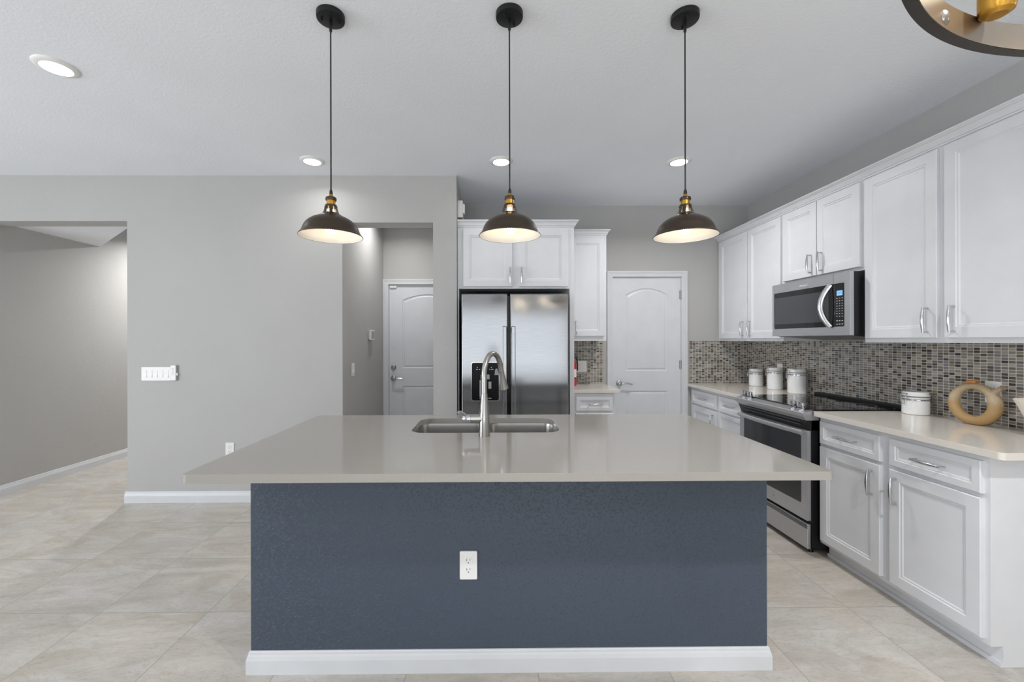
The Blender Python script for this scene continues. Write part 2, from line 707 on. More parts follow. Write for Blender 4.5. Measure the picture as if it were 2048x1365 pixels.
struct(MB().prism([(-1.303, 0), (-1.245, 0), (-1.245, 2.05), (-.315, 2.05), (-.315, 0), (-.2, 0), (-.2, H), (-1.303, H)], 4.98, 5.08, 'y').build('wall_corridor_end', 'wall_paint'))
struct(MB().box(-.2, -.1, 4.52, 5.08, 0, H).build('wall_corridor_inner', 'wall_paint'))
# far side of the pantry and garage doors
struct(MB().box(1.15, 2.1, YB + .12, YB + .14, 0, 2.2).build('wall_pantry', 'wall_paint'))
struct(MB().box(-1.30, -.2, 5.10, 5.12, 0, 2.2).build('wall_garage', 'wall_paint'))
# living side: window wall behind the photographer and an added window in the unseen far wall
struct(MB().prism([(XF, 0), (-2.5, 0), (-2.5, 2.25), (2.1, 2.25), (2.1, 0), (XR, 0), (XR, H), (XF, H)], YF - .1, YF, 'y').build('wall_front', 'wall_paint'))
struct(MB().prism([(YF, 0), (YL, 0), (YL, H), (YF, H)], XF - .1, XF, 'x', [[(-2.8, .35), (-2.8, 2.35), (1.6, 2.35), (1.6, .35)]]).build('wall_far', 'wall_paint'))


def window(name, x0, x1, z0, z1, n, loc, rotz):
    xs = [x0 + (x1 - x0) * i / n for i in range(n + 1)] if isinstance(n, int) else n
    n = len(xs) - 1
    fr = MB().prism([(x0, z0), (x1, z0), (x1, z1), (x0, z1)], 0, .06, 'y',
                    [[(xs[i] + .04, z0 + .05), (xs[i + 1] - .04, z0 + .05), (xs[i + 1] - .04, z1 - .05), (xs[i] + .04, z1 - .05)] for i in range(n)])
    o = struct(fr.build(name, 'trim_white', loc=loc, rotz=rotz))
    for i in range(n):
        MB().box(xs[i] + .04, xs[i + 1] - .04, .027, .033, z0 + .05, z1 - .05).build('pane', 'bulb_glass', o)
    return o


window('window_1', -2.49, 2.09, 0.001, 2.245, [-2.49, -1.2, 2.09], (0, YF - .08, 0), 0)
window('window_added', -2.19, 2.19, .351, 2.349, 3, (XF - .02, -0.6, 0), R(90))  # unseen side window, put in to light the range-wall cabinets


def base_profile(h=.092, t=.016):
    return [(0, 0), (-t, 0), (-t, h * .62), (-t * .75, h * .78), (-t * .55, h * .86), (-t * .5, h * .95), (-t * .3, h), (0, h)]


def baseboard(name, p0, p1, nrm, h=.095, t=.016):
    """skirting along p0-p1; nrm points into the room"""
    loops = []
    for p in (p0, p1):
        loops.append([(p[0] - nrm[0] * a * -1 * -1, p[1] - nrm[1] * a * -1 * -1, z) for a, z in base_profile(h, t)])
    return struct(MB().loft(loops).build(name, 'trim_white'))


baseboard('baseboard_left', (-3.151, YL, 0), (-1.299, YL, 0), (0, -1))
baseboard('baseboard_jamb', (-3.135, YL + .0005, 0), (-3.135, YL + .17, 0), (-1, 0))
baseboard('baseboard_hall', (-4.4, YL + .001, 0), (-4.4, 7.0, 0), (1, 0))
baseboard('baseboard_corridor', (-1.303, YL + .171, 0), (-1.303, 4.98, 0), (1, 0))
baseboard('baseboard_pillar', (-.519, YL, 0), (-.316, YL, 0), (0, -1))


# ---- interior doors -------------------------------------------------
def arch_loop(x0, x1, z0, z1, rise, ins, y, n=14):
    """panel outline: straight sides, arched head"""
    a, b = x0 + ins, x1 - ins
    pts = [(a, y, z0 + ins), (b, y, z0 + ins)]
    for i in range(n + 1):
        u = 1 - 2 * i / n
        pts.append(((a + b) / 2 + u * (b - a) / 2, y, z1 - ins + rise * (1 - u * u)))
    return pts


def panel_door(name, x0, x1, z1, yfront, label):
    """two-panel moulded door, arched upper panel; faces -Y"""
    root = thing(name, label, 'door', ((x0 + x1) / 2, yfront, 0))
    root['kind'] = 'structure'
    hw = (x1 - x0) / 2
    m = MB()
    st = .137 * (hw / .357) ** .5
    p1 = (-hw + st, hw - st, 1.055, 1.862, .068)
    p2 = (-hw + st, hw - st, .24, .845, 0.0)
    def outl(p, ins, y):
        return arch_loop(*p, ins, y)
    o1 = [(q[0], q[2]) for q in outl(p1, 0, 0)]
    o2 = [(q[0], q[2]) for q in outl(p2, 0, 0)]
    m.prism([(-hw, .008), (hw, .008), (hw, z1), (-hw, z1)], 0, .02, 'y', [o1, o2])
    for p in (p1, p2):
        m.loft([outl(p, i, y) for i, y in ((0, 0.0), (.006, .007), (.016, .0085), (.03, .003), (.036, .003))], cap_first=False)
    m.box(-hw, hw, .02, .035, .008, z1)
    m.build('slab', 'door_white', root)
    return root


def casing(name, x0, x1, z1, y, wdt=.06, t=.016):
    m = MB()
    m.prism([(x0 - wdt, 0), (x0, 0), (x0, z1), (x1, z1), (x1, 0), (x1 + wdt, 0), (x1 + wdt, z1 + wdt), (x0 - wdt, z1 + wdt)], y - t, y, 'y')
    m.prism([(x0 - wdt, 0), (x0 - wdt + .02, 0), (x0 - wdt + .02, z1 + wdt - .02), (x1 + wdt - .02, z1 + wdt - .02), (x1 + wdt - .02, 0), (x1 + wdt, 0),
             (x1 + wdt, z1 + wdt), (x0 - wdt, z1 + wdt)], y - t - .004, y - t, 'y')
    return struct(m.build(name, 'trim_white'))


def jamb(name, x0, x1, z1, y0, y1):
    return struct(MB().prism([(x0 - .008, 0), (x0, 0), (x0, z1), (x1, z1), (x1, 0), (x1 + .008, 0), (x1 + .008, z1 + .006), (x0 - .008, z1 + .006)], y0, y1, 'y').build(name, 'trim_white'))


def lever(parent, x, z, sgn=1):
    m = MB()
    rx = Matrix.Rotation(R(90), 3, 'X')
    m.lathe([(.0, -.001), (.033, -.001), (.033, .006), (.028, .012), (.014, .016), (.012, .045), (0, .047)], (x, 0, z), 28, rx)
    m.tube(smooth_path([(x, -.04, z), (x + sgn * .02, -.052, z + .002), (x + sgn * .06, -.052, z + .004), (x + sgn * .1, -.05, z - .002), (x + sgn * .125, -.046, z - .006)]),
           .0075, 10)
    return m.build('lever_handle', 'chrome', parent, True)


def hinge(parent, x, z, y=-.003):
    m = MB()
    m.cyl((x, y, z - .045), (x, y, z + .045), .006, seg=10)
    m.box(x - .012, x + .012, y + .0015, y + .0035, z - .044, z + .044)
    return m.build('hinge', 'nickel', parent, True)


d1 = panel_door('door_1', -1.235, -.325, 2.042, 4.993, 'white garage entry door with deadbolt at the end of the short passage')
lever(d1, -.405, .935)
MB().lathe([(0, 0), (.031, 0), (.031, .008), (.024, .014), (.018, .02), (0, .021)], (-.405, 0, 1.065), 26, Matrix.Rotation(R(90), 3, 'X')).build('deadbolt', 'chrome', d1, True)
MB().box(-.447, -.365, -.018, 0, 2.005, 2.03, .004).build('contact_sensor', 'plastic_white', d1)
casing('trim_1', -1.241, -.319, 2.046, 4.98)
jamb('trim_2', -1.237, -.323, 2.044, 4.981, 5.079)
d2 = panel_door('door_2', 1.262, 1.977, 2.045, 4.428, 'white pantry door with arched panel beside the range counter')
lever(d2, -.292, .925)
for hz in (1.86, 1.12, .25):
    hinge(d2, .3585, hz, -.006)
casing('trim_3', 1.256, 1.983, 2.050, YB)
jamb('trim_4', 1.2605, 1.9785, 2.047, YB + .001, YB + .099)

# ------------------------------------------------------------------ backsplash
o = MB().box(XR - .008, XR - .0005, 1.72, YB - .0005, .9255, 1.3685).build('backsplash_side', 'mosaic_side')
struct(o, 'glass mosaic backsplash in browns and greys along the range wall', 'backsplash')
o = MB().box(2.066, XR - .008, YB - .008, YB - .0005, .9255, 1.3685).build('backsplash_corner', 'mosaic_back')
struct(o, 'mosaic backsplash strip on the end wall beside the pantry door', 'backsplash')
o = MB().box(.707, 1.152, YB - .008, YB - .0005, .9255, 1.3755).build('backsplash_niche', 'mosaic_back')
struct(o, 'small mosaic backsplash behind the fire extinguisher next to the refrigerator', 'backsplash')


# ------------------------------------------------------------------ cabinets
def crown_profile(z0, h, out):
    return [(.002, z0), (-.006, z0), (-.006, z0 + h * .18), (-.012, z0 + h * .22), (-.014, z0 + h * .32), (-out * .55, z0 + h * .66), (-out * .8, z0 + h * .76),
            (-out * .86, z0 + h * .82), (-out, z0 + h * .86), (-out, z0 + h), (.002, z0 + h)]


def crown(parent, x0, x1, z0, h, out, ret_right=None, depth=.3):
    """crown moulding on the front (and optionally returned along the +x side)"""
    m = MB()
    pr = crown_profile(z0, h, out)
    loops = [[(x0, y, z) for y, z in pr]]
    if ret_right:
        loops.append([(x1 - y, y, z) for y, z in pr])
        loops.append([(x1 - y, depth, z) for y, z in pr])
    else:
        loops.append([(x1, y, z) for y, z in pr])
    m.loft(loops)
    return m.build('crown_moulding', 'cabinet_white', parent)


XW = 2.38
ROT = R(-90)

# cabinet over the refrigerator with its tall end panel
c = thing('wall_cabinet', 'white two-door cabinet built above the stainless refrigerator', 'cabinet', (-.312, 3.668, 0), 0)
m = MB().box(0, 1.018, 0, .74, 1.833, 2.385)
m.box(.978, 1.018, 0, .74, .001, 1.833)
m.box(.001, .012, 0, .74, .001, 1.833)
m.build('body', 'cabinet_white', c)
for a, b, hx in ((.050, .477, .458), (.536, .963, .556)):
    d = panel_front(a, b, 1.850, 2.350).build('door', 'cabinet_white', c)
    pull(d, hx, 1.946, True)
crown(c, 0, 1.018, 2.372, .055, .037, True, .74)

# narrow wall cabinet
c = thing('wall_cabinet', 'narrow tall white wall cabinet between refrigerator and pantry door', 'cabinet', (.7065, 4.10, 1.376), 0)
MB().box(0, .399, 0, .318, 0, 1.045).build('body', 'cabinet_white', c)
d = panel_front(.040, .374, .045, 1.0, .05).build('door', 'cabinet_white', c)
pull(d, .092, .125, True)
crown(c, 0, .399, 1.033, .05, .034, True, .318)

# drawer base next to the refrigerator
def base_body(x0, x1, d, h=.894, toe=.09, td=.055):
    return MB().prism([(0, toe), (td, toe), (td, 0.001), (d, 0.001), (d, h), (0, h)], x0, x1, 'x')

c = thing('base_cabinet', 'small white base cabinet with single drawer next to refrigerator', 'cabinet', (.7065, 3.885, 0), 0)
base_body(0, .417, .53).build('body', 'cabinet_white', c)
d = drawer_front(.055, .395, .728, .862).build('drawer', 'cabinet_white', c)
pull(d, .232, .792, False, L=.118)
d = panel_front(.055, .395, .115, .705, .05).build('door', 'cabinet_white', c)
pull(d, .1, .6, True)
tag(MB().box(.7075, 1.165, 3.855, YB - .001, .8945, .925, .002).build('countertop', 'quartz_cream'), 'short pale quartz countertop under the fire extinguisher', 'countertop')

# wall run on the range side: local x runs from the far end toward the viewer
def wall_run(label, y0, y1, z0, z1, doors, handles):
    c = thing('wall_cabinet', label, 'cabinet', (XW, y0, z0), ROT, 'upper cabinets on the range wall')
    MB().box(0.0005, y0 - y1 - .0005, 0, XR - XW - .0005, 0, z1 - z0).build('body', 'cabinet_white', c)
    for (a, b), (hy, hz) in zip(doors, handles):
        dz = .026 if z0 < 1.5 else .023
        d = panel_front(y0 - a, y0 - b, dz, 2.398 - z0).build('door', 'cabinet_white', c)
        pull(d, y0 - hy, hz - z0, True)
    crown(c, .0005, y0 - y1 - .0005, 2.408 - z0, .054, .05)
    return c

wall_run('white wall cabinet in the corner above the three canisters', YB - .001, 3.425, 1.368, 2.43, [(4.37, 3.90), (3.878, 3.415 + .022)], [(3.945, 1.487), (3.838, 1.487)])
wall_run('short white wall cabinet directly over the microwave', 3.425, 2.668, 1.829, 2.43, [(3.402, 3.052), (3.044, 2.688)], [(3.10, 1.945), (2.998, 1.945)])
wall_run('wide white wall cabinet above the donut vase and single canister', 2.668, 1.76, 1.364, 2.43, [(2.650, 2.216), (2.180, 1.780)], [(2.262, 1.487), (2.130, 1.487)])

# base run
XB = 2.085   # face of the frames; fronts stand proud of it
def base_run(label, y0, y1, fronts):
    c = thing('base_cabinet', label, 'cabinet', (XB, y0, 0), ROT, 'base cabinets on the range wall')
    base_body(.0005, y0 - y1 - .0005, XR - XB - .0005).build('body', 'cabinet_white', c)
    MB().box(.0005, y0 - y1 - .0005, .043, .0548, .001, .02).build('shoe_moulding', 'cabinet_white', c)
    for kind, a, b, za, zb, hd in fronts:
        if kind == 'drawer':
            d = drawer_front(y0 - a, y0 - b, za, zb).build('drawer', 'cabinet_white', c)
            pull(d, y0 - (a + b) / 2, (za + zb) / 2, False)
        else:
            d = panel_front(y0 - a, y0 - b, za, zb).build('door', 'cabinet_white', c)
            pull(d, y0 - hd, zb - .105, True)
    return c

base_run('white base cabinet with one drawer and door in the far corner', YB - .001, 3.86, [('drawer', 4.365, 3.885, .728, .866, 0), ('door', 4.365, 3.885, .115, .712, 3.93)])
base_run('white three-drawer base cabinet just left of the range', 3.86, 3.431, [('drawer', 3.84, 3.45, .728, .866, 0), ('drawer', 3.84, 3.45, .44, .712, 0), ('drawer', 3.84, 3.45, .115, .425, 0)])
base_run('white base cabinet with two drawers over two doors, nearest end', 2.662, 1.745,
         [('drawer', 2.645, 2.232, .727, .866, 0), ('drawer', 2.178, 1.765, .727, .866, 0), ('door', 2.645, 2.232, .113, .707, 2.275), ('door', 2.178, 1.765, .113, .707, 2.140)])


def countertop(label, poly):
    m = MB()
    m.prism(poly, .8945, .925, 'z')
    o = m.build('countertop', 'quartz_cream')
    bv = o.modifiers.new('eased_edge', 'BEVEL')
    bv.width, bv.segments, bv.limit_method, bv.angle_limit = .0025, 2, 'ANGLE', R(50)
    return tag(o, label, 'countertop')

countertop('pale quartz countertop in the corner under three canisters', [(2.042, 3.4305), (XR - .001, 3.4305), (XR - .001, YB - .001), (2.042, YB - .001)])
rc = .02
countertop('pale quartz countertop holding the donut vase and bowl', [(2.042, 2.6615), (2.042, 1.668 + rc)] + [(2.042 + rc - rc * math.cos(R(a)), 1.668 + rc - rc * math.sin(R(a))) for a in (15, 30, 45, 60, 75, 90)] + [(XR - .001, 1.668), (XR - .001, 2.6615)])

# ------------------------------------------------------------------ island
c = thing('kitchen_island', 'dark slate-blue kitchen island with textured painted sides and white base moulding', 'island', (0.068, 2.16, 0))
X0, X1, Y0, Y1 = -1.080, 1.080, 1.757 - 2.16, 2.555 - 2.16
m = MB().prism([(X0, Y0), (X1, Y0), (X1, Y1), (X0, Y1)], 0.001, .894, 'z', [[(X0 + .1, Y0 + .1), (X1 - .1, Y0 + .1), (X1 - .1, Y1 - .02), (X0 + .1, Y1 - .02)]])
m.build('body', 'island_paint', c)
for k in range(5):
    xa = X0 + .02 + k * .428
    d = panel_front(-(xa + .41), -xa, .12, .70).build('door', 'cabinet_white', c, loc=(0, Y1, 0), rotz=R(180))
    dr_ = drawer_front(-(xa + .41), -xa, .72, .87).build('drawer', 'cabinet_white', c, loc=(0, Y1, 0), rotz=R(180))
prof = base_profile(.093, .014)
loops = []
for px, py, sx, sy in ((X0, Y1, -1, 0), (X0, Y0, -1, -1), (X1, Y0, 1, -1), (X1, Y1, 1, 0)):
    loops.append([(px + sx * -a, py + sy * -a, z + .0005) for a, z in prof])
MB().loft(loops).build('base_moulding', 'trim_white', c)

sinkhole = rr(-.419, .336, 2.083, 2.468, .075, 8)
m2 = MB().prism(rr(-1.073, 1.182, 1.444, 2.582, .022, 6), .895, .925, 'z', [sinkhole])
o = m2.build('countertop', 'quartz_grey')
tag(o, 'large grey quartz countertop on the island with sink cut-out', 'countertop')
bv = o.modifiers.new('eased_edge', 'BEVEL')
bv.width, bv.segments, bv.limit_method, bv.angle_limit = .0025, 2, 'ANGLE', R(50)

# undermount double sink
s = thing('sink', 'stainless double-bowl sink set under the island countertop', 'sink', (-.04, 2.275, .895))
def rrl(x0, x1, y0, y1, r, z, n=6):
    return [(p[0], p[1], z) for p in rr(x0, x1, y0, y1, r, n)]
bowls = ((-.385, -.012), (.012, .383))
MB().prism(rr(-.41, .41, -.222, .222, .05), -.0035, -.0005, 'z', [rr(a, b, -.19, .196, .06) for a, b in bowls]).build('rim', 'nickel', s)
for a, b in bowls:
    bm_ = MB().loft([rrl(a, b, -.19, .196, .06, -.0015), rrl(a + .003, b - .003, -.187, .193, .058, -.02), rrl(a + .01, b - .01, -.18, .186, .055, -.17),
                     rrl(a + .03, b - .03, -.16, .166, .05, -.195)], cap_first=False)
    bo = bm_.build('bowl', 'nickel', s, True)
    MB().lathe([(0, .001), (.03, .001), (.042, .003), (.044, .0)], ((a + b) / 2, 0, -.195), 24).build('drain', 'chrome', bo, True)

# pull-down faucet
fx, fy = -.045, 2.012
f = thing('kitchen_faucet', 'brushed nickel pull-down faucet standing behind the island sink', 'faucet', (fx, fy, .925))
MB().lathe([(0, 0), (.0275, 0), (.0272, .02), (.026, .07), (.0245, .10), (.0215, .13), (.0175, .17), (.0145, .203), (.0, .203)], (0, 0, 0), 32).build('body', 'nickel', f, True)
dx, dy = .52, .854
pts = smooth_path([(0, 0, .2035), (0, 0, .26), (0, 0, .305), (dx * .012, dy * .012, .345), (dx * .042, dy * .042, .380), (dx * .085, dy * .085, .392), (dx * .125, dy * .125, .374),
                   (dx * .15, dy * .15, .338), (dx * .163, dy * .163, .298)])
MB().tube(pts, .0132, 20).build('spout', 'nickel', f, True)
d0, d1_ = Vector((dx * .163, dy * .163, .2975)), Vector((dx * .192, dy * .192, .208))
q = (d1_ - d0).to_track_quat('Z', 'Y').to_matrix()
L = (d1_ - d0).length
MB().lathe([(0, 0), (.0138, 0), (.0142, L * .2), (.0165, L * .5), (.0205, L * .85), (.0225, L), (.019, L), (.0, L - .004)], d0, 28, q).build('spray_head', 'nickel', f, True)
h = MB().lathe([(0, 0), (.021, 0), (.0215, .052), (.0, .052)], (-.012, -.002, .083), 28, Matrix.Rotation(R(-90), 3, 'Y')).build('handle_hub', 'nickel', f, True)
k = MB().lathe([(0, .054), (.021, .054), (.0215, .066), (.018, .082), (.010, .092), (0, .094)], (-.012, -.002, .083), 28, Matrix.Rotation(R(-90), 3, 'Y'))
k.tube(smooth_path([(-.085, -.002, .09), (-.098, -.012, .106), (-.112, -.03, .118), (-.118, -.052, .121), (-.112, -.066, .117)]), [.0085] * 16 + [.0075] * 17, 12)
k.build('handle_lever', 'chrome', f, True)


# ------------------------------------------------------------------ refrigerator
r = thing('refrigerator', 'stainless side-by-side refrigerator with dispenser between wall and cabinet panel', 'refrigerator', (.182, 3.54, 0))
MB().box(-.449, .449, .062, .80, .02, 1.765, .006).build('case', 'black_plastic', r)
MB().box(-.43, .43, .05, .075, .02, .10).build('toe_grille', 'black_plastic', r)
def fdoor(x0, x1, hx):
    d = MB().loft([[(p[0], y, p[1]) for p in rr(x0 + i, x1 - i, .11 + i, 1.775 - i, .008, 3)] for i, y in ((0, .058), (0, .008), (.003, .002), (.008, 0))]).build('door', 'stainless', r, True, angle=8)
    hb = MB()
    hb.box(hx - .017, hx + .017, -.052, -.036, .35, 1.50, .006)
    hb.box(hx - .012, hx + .012, -.04, .0005, .36, .40, .003)
    hb.box(hx - .012, hx + .012, -.04, .0005, 1.45, 1.49, .003)
    hb.build('handle', 'stainless', d)
    return d
fl = fdoor(-.451, -.062, -.088)
fdoor(-.042, .452, -.016)
dp = MB().prism(rr(-.372, -.132, .870, 1.200, .02), -.004, .0005, 'y', [rr(-.366, -.138, .876, 1.194, .016)]).build('dispenser', 'chrome', fl)
MB().prism(rr(-.366, -.138, .876, 1.194, .016), -.0025, .0004, 'y').build('dispenser_panel', 'black_panel', fl)
for bx, bz in ((-.318, 1.155), (-.325, 1.138), (-.318, 1.138), (-.30, 1.138), (-.214, 1.138), (-.2, 1.155), (-.198, 1.138), (-.188, 1.138)):
    MB().box(bx - .004, bx + .004, -.0035, -.0024, bz - .0025, bz + .0025).build('button', 'plastic_white', fl)
q = MB().prism([(-.176, 1.09), (-.14, 1.09), (-.14, 1.10), (-.145, 1.13), (-.152, 1.145), (-.162, 1.145), (-.17, 1.13), (-.172, 1.10)], -.012, -.0024, 'y')
q.build('display', 'plastic_grey', fl)
MB().box(-.29, -.215, -.02, -.0024, 1.055, 1.095, .003).build('spout', 'plastic_grey', fl)
MB().box(-.30, -.275, -.012, -.0024, .905, 1.05, .003).build('paddle', 'plastic_grey', fl)
MB().box(-.225, -.2, -.016, -.0024, .975, 1.035, .003).build('paddle', 'plastic_grey', fl)
MB().box(-.30, -.2, -.025, -.0024, .892, .90, .002).build('drip_tray', 'nickel', fl)

# ------------------------------------------------------------------ range
XRG = 2.036
RW = .748
g = thing('range', 'slide-in stainless electric range with black glass top between the base cabinets', 'range', (XRG, 3.421, 0), ROT)
MB().box(0.001, RW, .0, .645, .04, .905).build('body', 'black_plastic', g)
ct = MB().box(-.004, RW + .004, .012, .585, .9265, .934, .003).build('cooktop', 'black_glass', g)
for bx, by, br in ((.19, .2, .10), (.56, .2, .085), (.19, .45, .075), (.56, .45, .11)):
    MB().lathe([(br, .0), (br, .0004), (br - .003, .0004), (br - .003, 0)], (bx, by, .934), 40, cap=False).build('burner_ring', 'plastic_grey', ct)
MB().box(0, RW, .588, .646, .905, .953, .006).build('rear_vent', 'black_metal', g)
prof = [(.06, .926), (.012, .926), (-.05, .914), (-.056, .909), (-.056, .892), (-.054, .886), (-.04, .872), (-.034, .864), (.06, .864)]
MB().prism(prof, -.002, RW + .002, 'x').build('control_panel', 'stainless_satin', g)
prof = [(.06, .8635), (-.034, .8635), (-.026, .85), (-.018, .83), (-.012, .81), (-.010, .80), (.06, .80)]
vt = MB().prism(prof, .0, RW, 'x').build('vent_strip', 'black_plastic', g)
q = MB()
q.box(.09, RW - .06, -.0285, -.02, .846, .851)
q.box(.09, RW - .06, -.0225, -.012, .824, .829)
q.build('vent_slots', 'stainless_dark', vt)
MB().prism([(.02, .9265), (RW - .02, .9265), (RW - .02, .9275), (.02, .9275)], .0125, .06, 'y').build('touch_panel', 'black_glass', g)
for kx in (.045, .118, .598, .675):
    a = MB()
    tilt = Matrix.Rotation(R(12), 3, 'X')
    a.lathe([(0, 0), (.026, 0), (.026, .009), (.023, .013), (0, .013)], (kx, -.012, .9215), 24, tilt)
    kb = a.build('knob', 'chrome', g, True)
    b = MB().box(kx - .024, kx + .024, -.022, -.002, .934, .972, .005)
    b.build('knob_grip', 'chrome', kb, True)
dr = MB()
win = rr(.062, RW - .058, .315, .758, .012, 3)
dr.prism(rr(.008, RW - .004, .217, .798, .004, 2), -.024, -.001, 'y', [win])
od = dr.build('oven_door', 'stainless_satin', g)
MB().prism(win, -.0225, -.012, 'y').build('oven_window', 'oven_glass', od)
hb = MB()
pts, rad = [], []
for i in range(17):
    u = -1 + 2 * i / 16
    pts.append((RW / 2 + u * (RW / 2 - .02), -.046 - .022 * (1 - u * u), .783))
hb.tube(pts, .0155, 14, flat=.6)
for hx in (.035, RW - .035):
    hb.box(hx - .012, hx + .012, -.048, -.0238, .774, .792, .003)
hb.build('handle', 'stainless_satin', od, True)
q = MB().lathe([(0, 0), (.008, 0), (.008, .0012), (0, .0012)], (RW * .56, -.024, .265), 16, Matrix.Rotation(R(90), 3, 'X'))
q.build('badge', 'plastic_grey', od)
dw = MB().box(.008, RW - .004, -.024, -.001, .036, .196, .004).build('drawer', 'stainless_satin', g)
MB().box(.008, RW - .004, -.029, -.0235, .165, .19, .002).build('drawer_lip', 'stainless_dark', dw)
for fx_ in (.05, RW - .05):
    MB().cyl((fx_, .03, .0005), (fx_, .03, .041), .016, .012, 14).build('foot', 'black_plastic', g, True)

# ------------------------------------------------------------------ microwave
mw = thing('microwave', 'stainless over-the-range microwave with curved handle under the short cabinet', 'microwave', (2.287, 3.423, 1.41), ROT)
MW, MH = .753, .414
MB().box(.001, MW - .001, .022, .402, .002, MH - .001, .003).build('body', 'black_plastic', mw)
wn_ = rr(.022, .706, .058, .346, .008, 3)
fr = MB().prism([(0, 0), (MW, 0), (MW, MH), (0, MH)], 0, .022, 'y', [wn_])
mdoor = fr.build('door', 'stainless_satin', mw)
MB().prism([(.617, .347), (.6185, .347), (.6185, MH), (.617, MH)], -.0006, .0005, 'y').build('seam', 'slot_dark', mdoor)
MB().prism(wn_, .002, .012, 'y').build('window', 'black_glass', mdoor)
MB().prism(rr(.03, .575, .095, .305, .004, 2), .0012, .0022, 'y').build('viewing_screen', 'screen_grey', mdoor)
MB().box(MW - .042, MW, -.003, .0005, 0, MH, .001).build('edge_strip', 'stainless_satin', mdoor)
hb = MB()
pts = []
for i in range(21):
    u = -1 + 2 * i / 20
    pts.append((.583 - .035 * (1 - u * u) + .018, -.006 - .042 * (1 - u * u), .2 + u * .142))
hb.tube(pts, .0165, 14, flat=.5)
hb.build('handle', 'chrome', mdoor, True)
kp = MB().box(.628, .702, .0015, .003, .06, .344).build('control_panel', 'black_plastic', mw)
ds = MB().box(.645, .690, .0002, .0018, .265, .297).build('display', 'display_blue', kp)
seg7 = {'1': 'bc', '2': 'abged', ':': ''}
q = MB()
def digit(x, z, w_, h_, segs):
    t = .0012
    S = {'a': (x, x + w_, z + h_ - t, z + h_), 'g': (x, x + w_, z + h_ / 2 - t / 2, z + h_ / 2 + t / 2), 'd': (x, x + w_, z, z + t),
         'f': (x, x + t, z + h_ / 2, z + h_), 'e': (x, x + t, z, z + h_ / 2), 'b': (x + w_ - t, x + w_, z + h_ / 2, z + h_), 'c': (x + w_ - t, x + w_, z, z + h_ / 2)}
    for c_ in segs:
        a_, b_, c2, d2_ = S[c_]
        q.box(a_, b_, -.0006, .0004, c2, d2_)
digit(.650, .272, .006, .018, 'bc')
digit(.660, .272, .007, .018, 'abged')
digit(.671, .272, .007, .018, 'abged')
digit(.680, .272, .006, .018, 'bc')
q.build('digits', 'display_digit', ds)
for i in range(3):
    for j in range(8):
        MB().box(.642 + i * .021, .650 + i * .021, .0006, .0018, .245 - j * .017, .248 - j * .017).build('keypad_button', 'plastic_white', kp)
    for j in range(2):
        MB().box(.641 + i * .021, .652 + i * .021, .0006, .0018, .095 - j * .022, .0995 - j * .022).build('keypad_button', 'plastic_white', kp)
MB().prism([(.03, -.002), (.37, -.03), (.39, -.03), (.39, .003), (.03, .003)], .03, MW - .03, 'x').build('underside_vent', 'stainless_dark', mw)
fc = bpy.data.curves.new('logo', 'FONT')
fc.body = 'Whirlpool'
fc.size = .02
fc.extrude = .0004
fc.shear = .25
fc.align_x = 'CENTER'
lo = bpy.data.objects.new('logo', fc)
COL.objects.link(lo)
lm = bpy.data.meshes.new_from_object(lo)
bpy.data.objects.remove(lo)
lo = bpy.data.objects.new('logo', lm)
COL.objects.link(lo)
lm.materials.clear()
lm.materials.append(MATS['plastic_white'])
lo.parent = mdoor
lo.location = (.34, -.0004, .366)
lo.rotation_euler = (R(90), 0, 0)


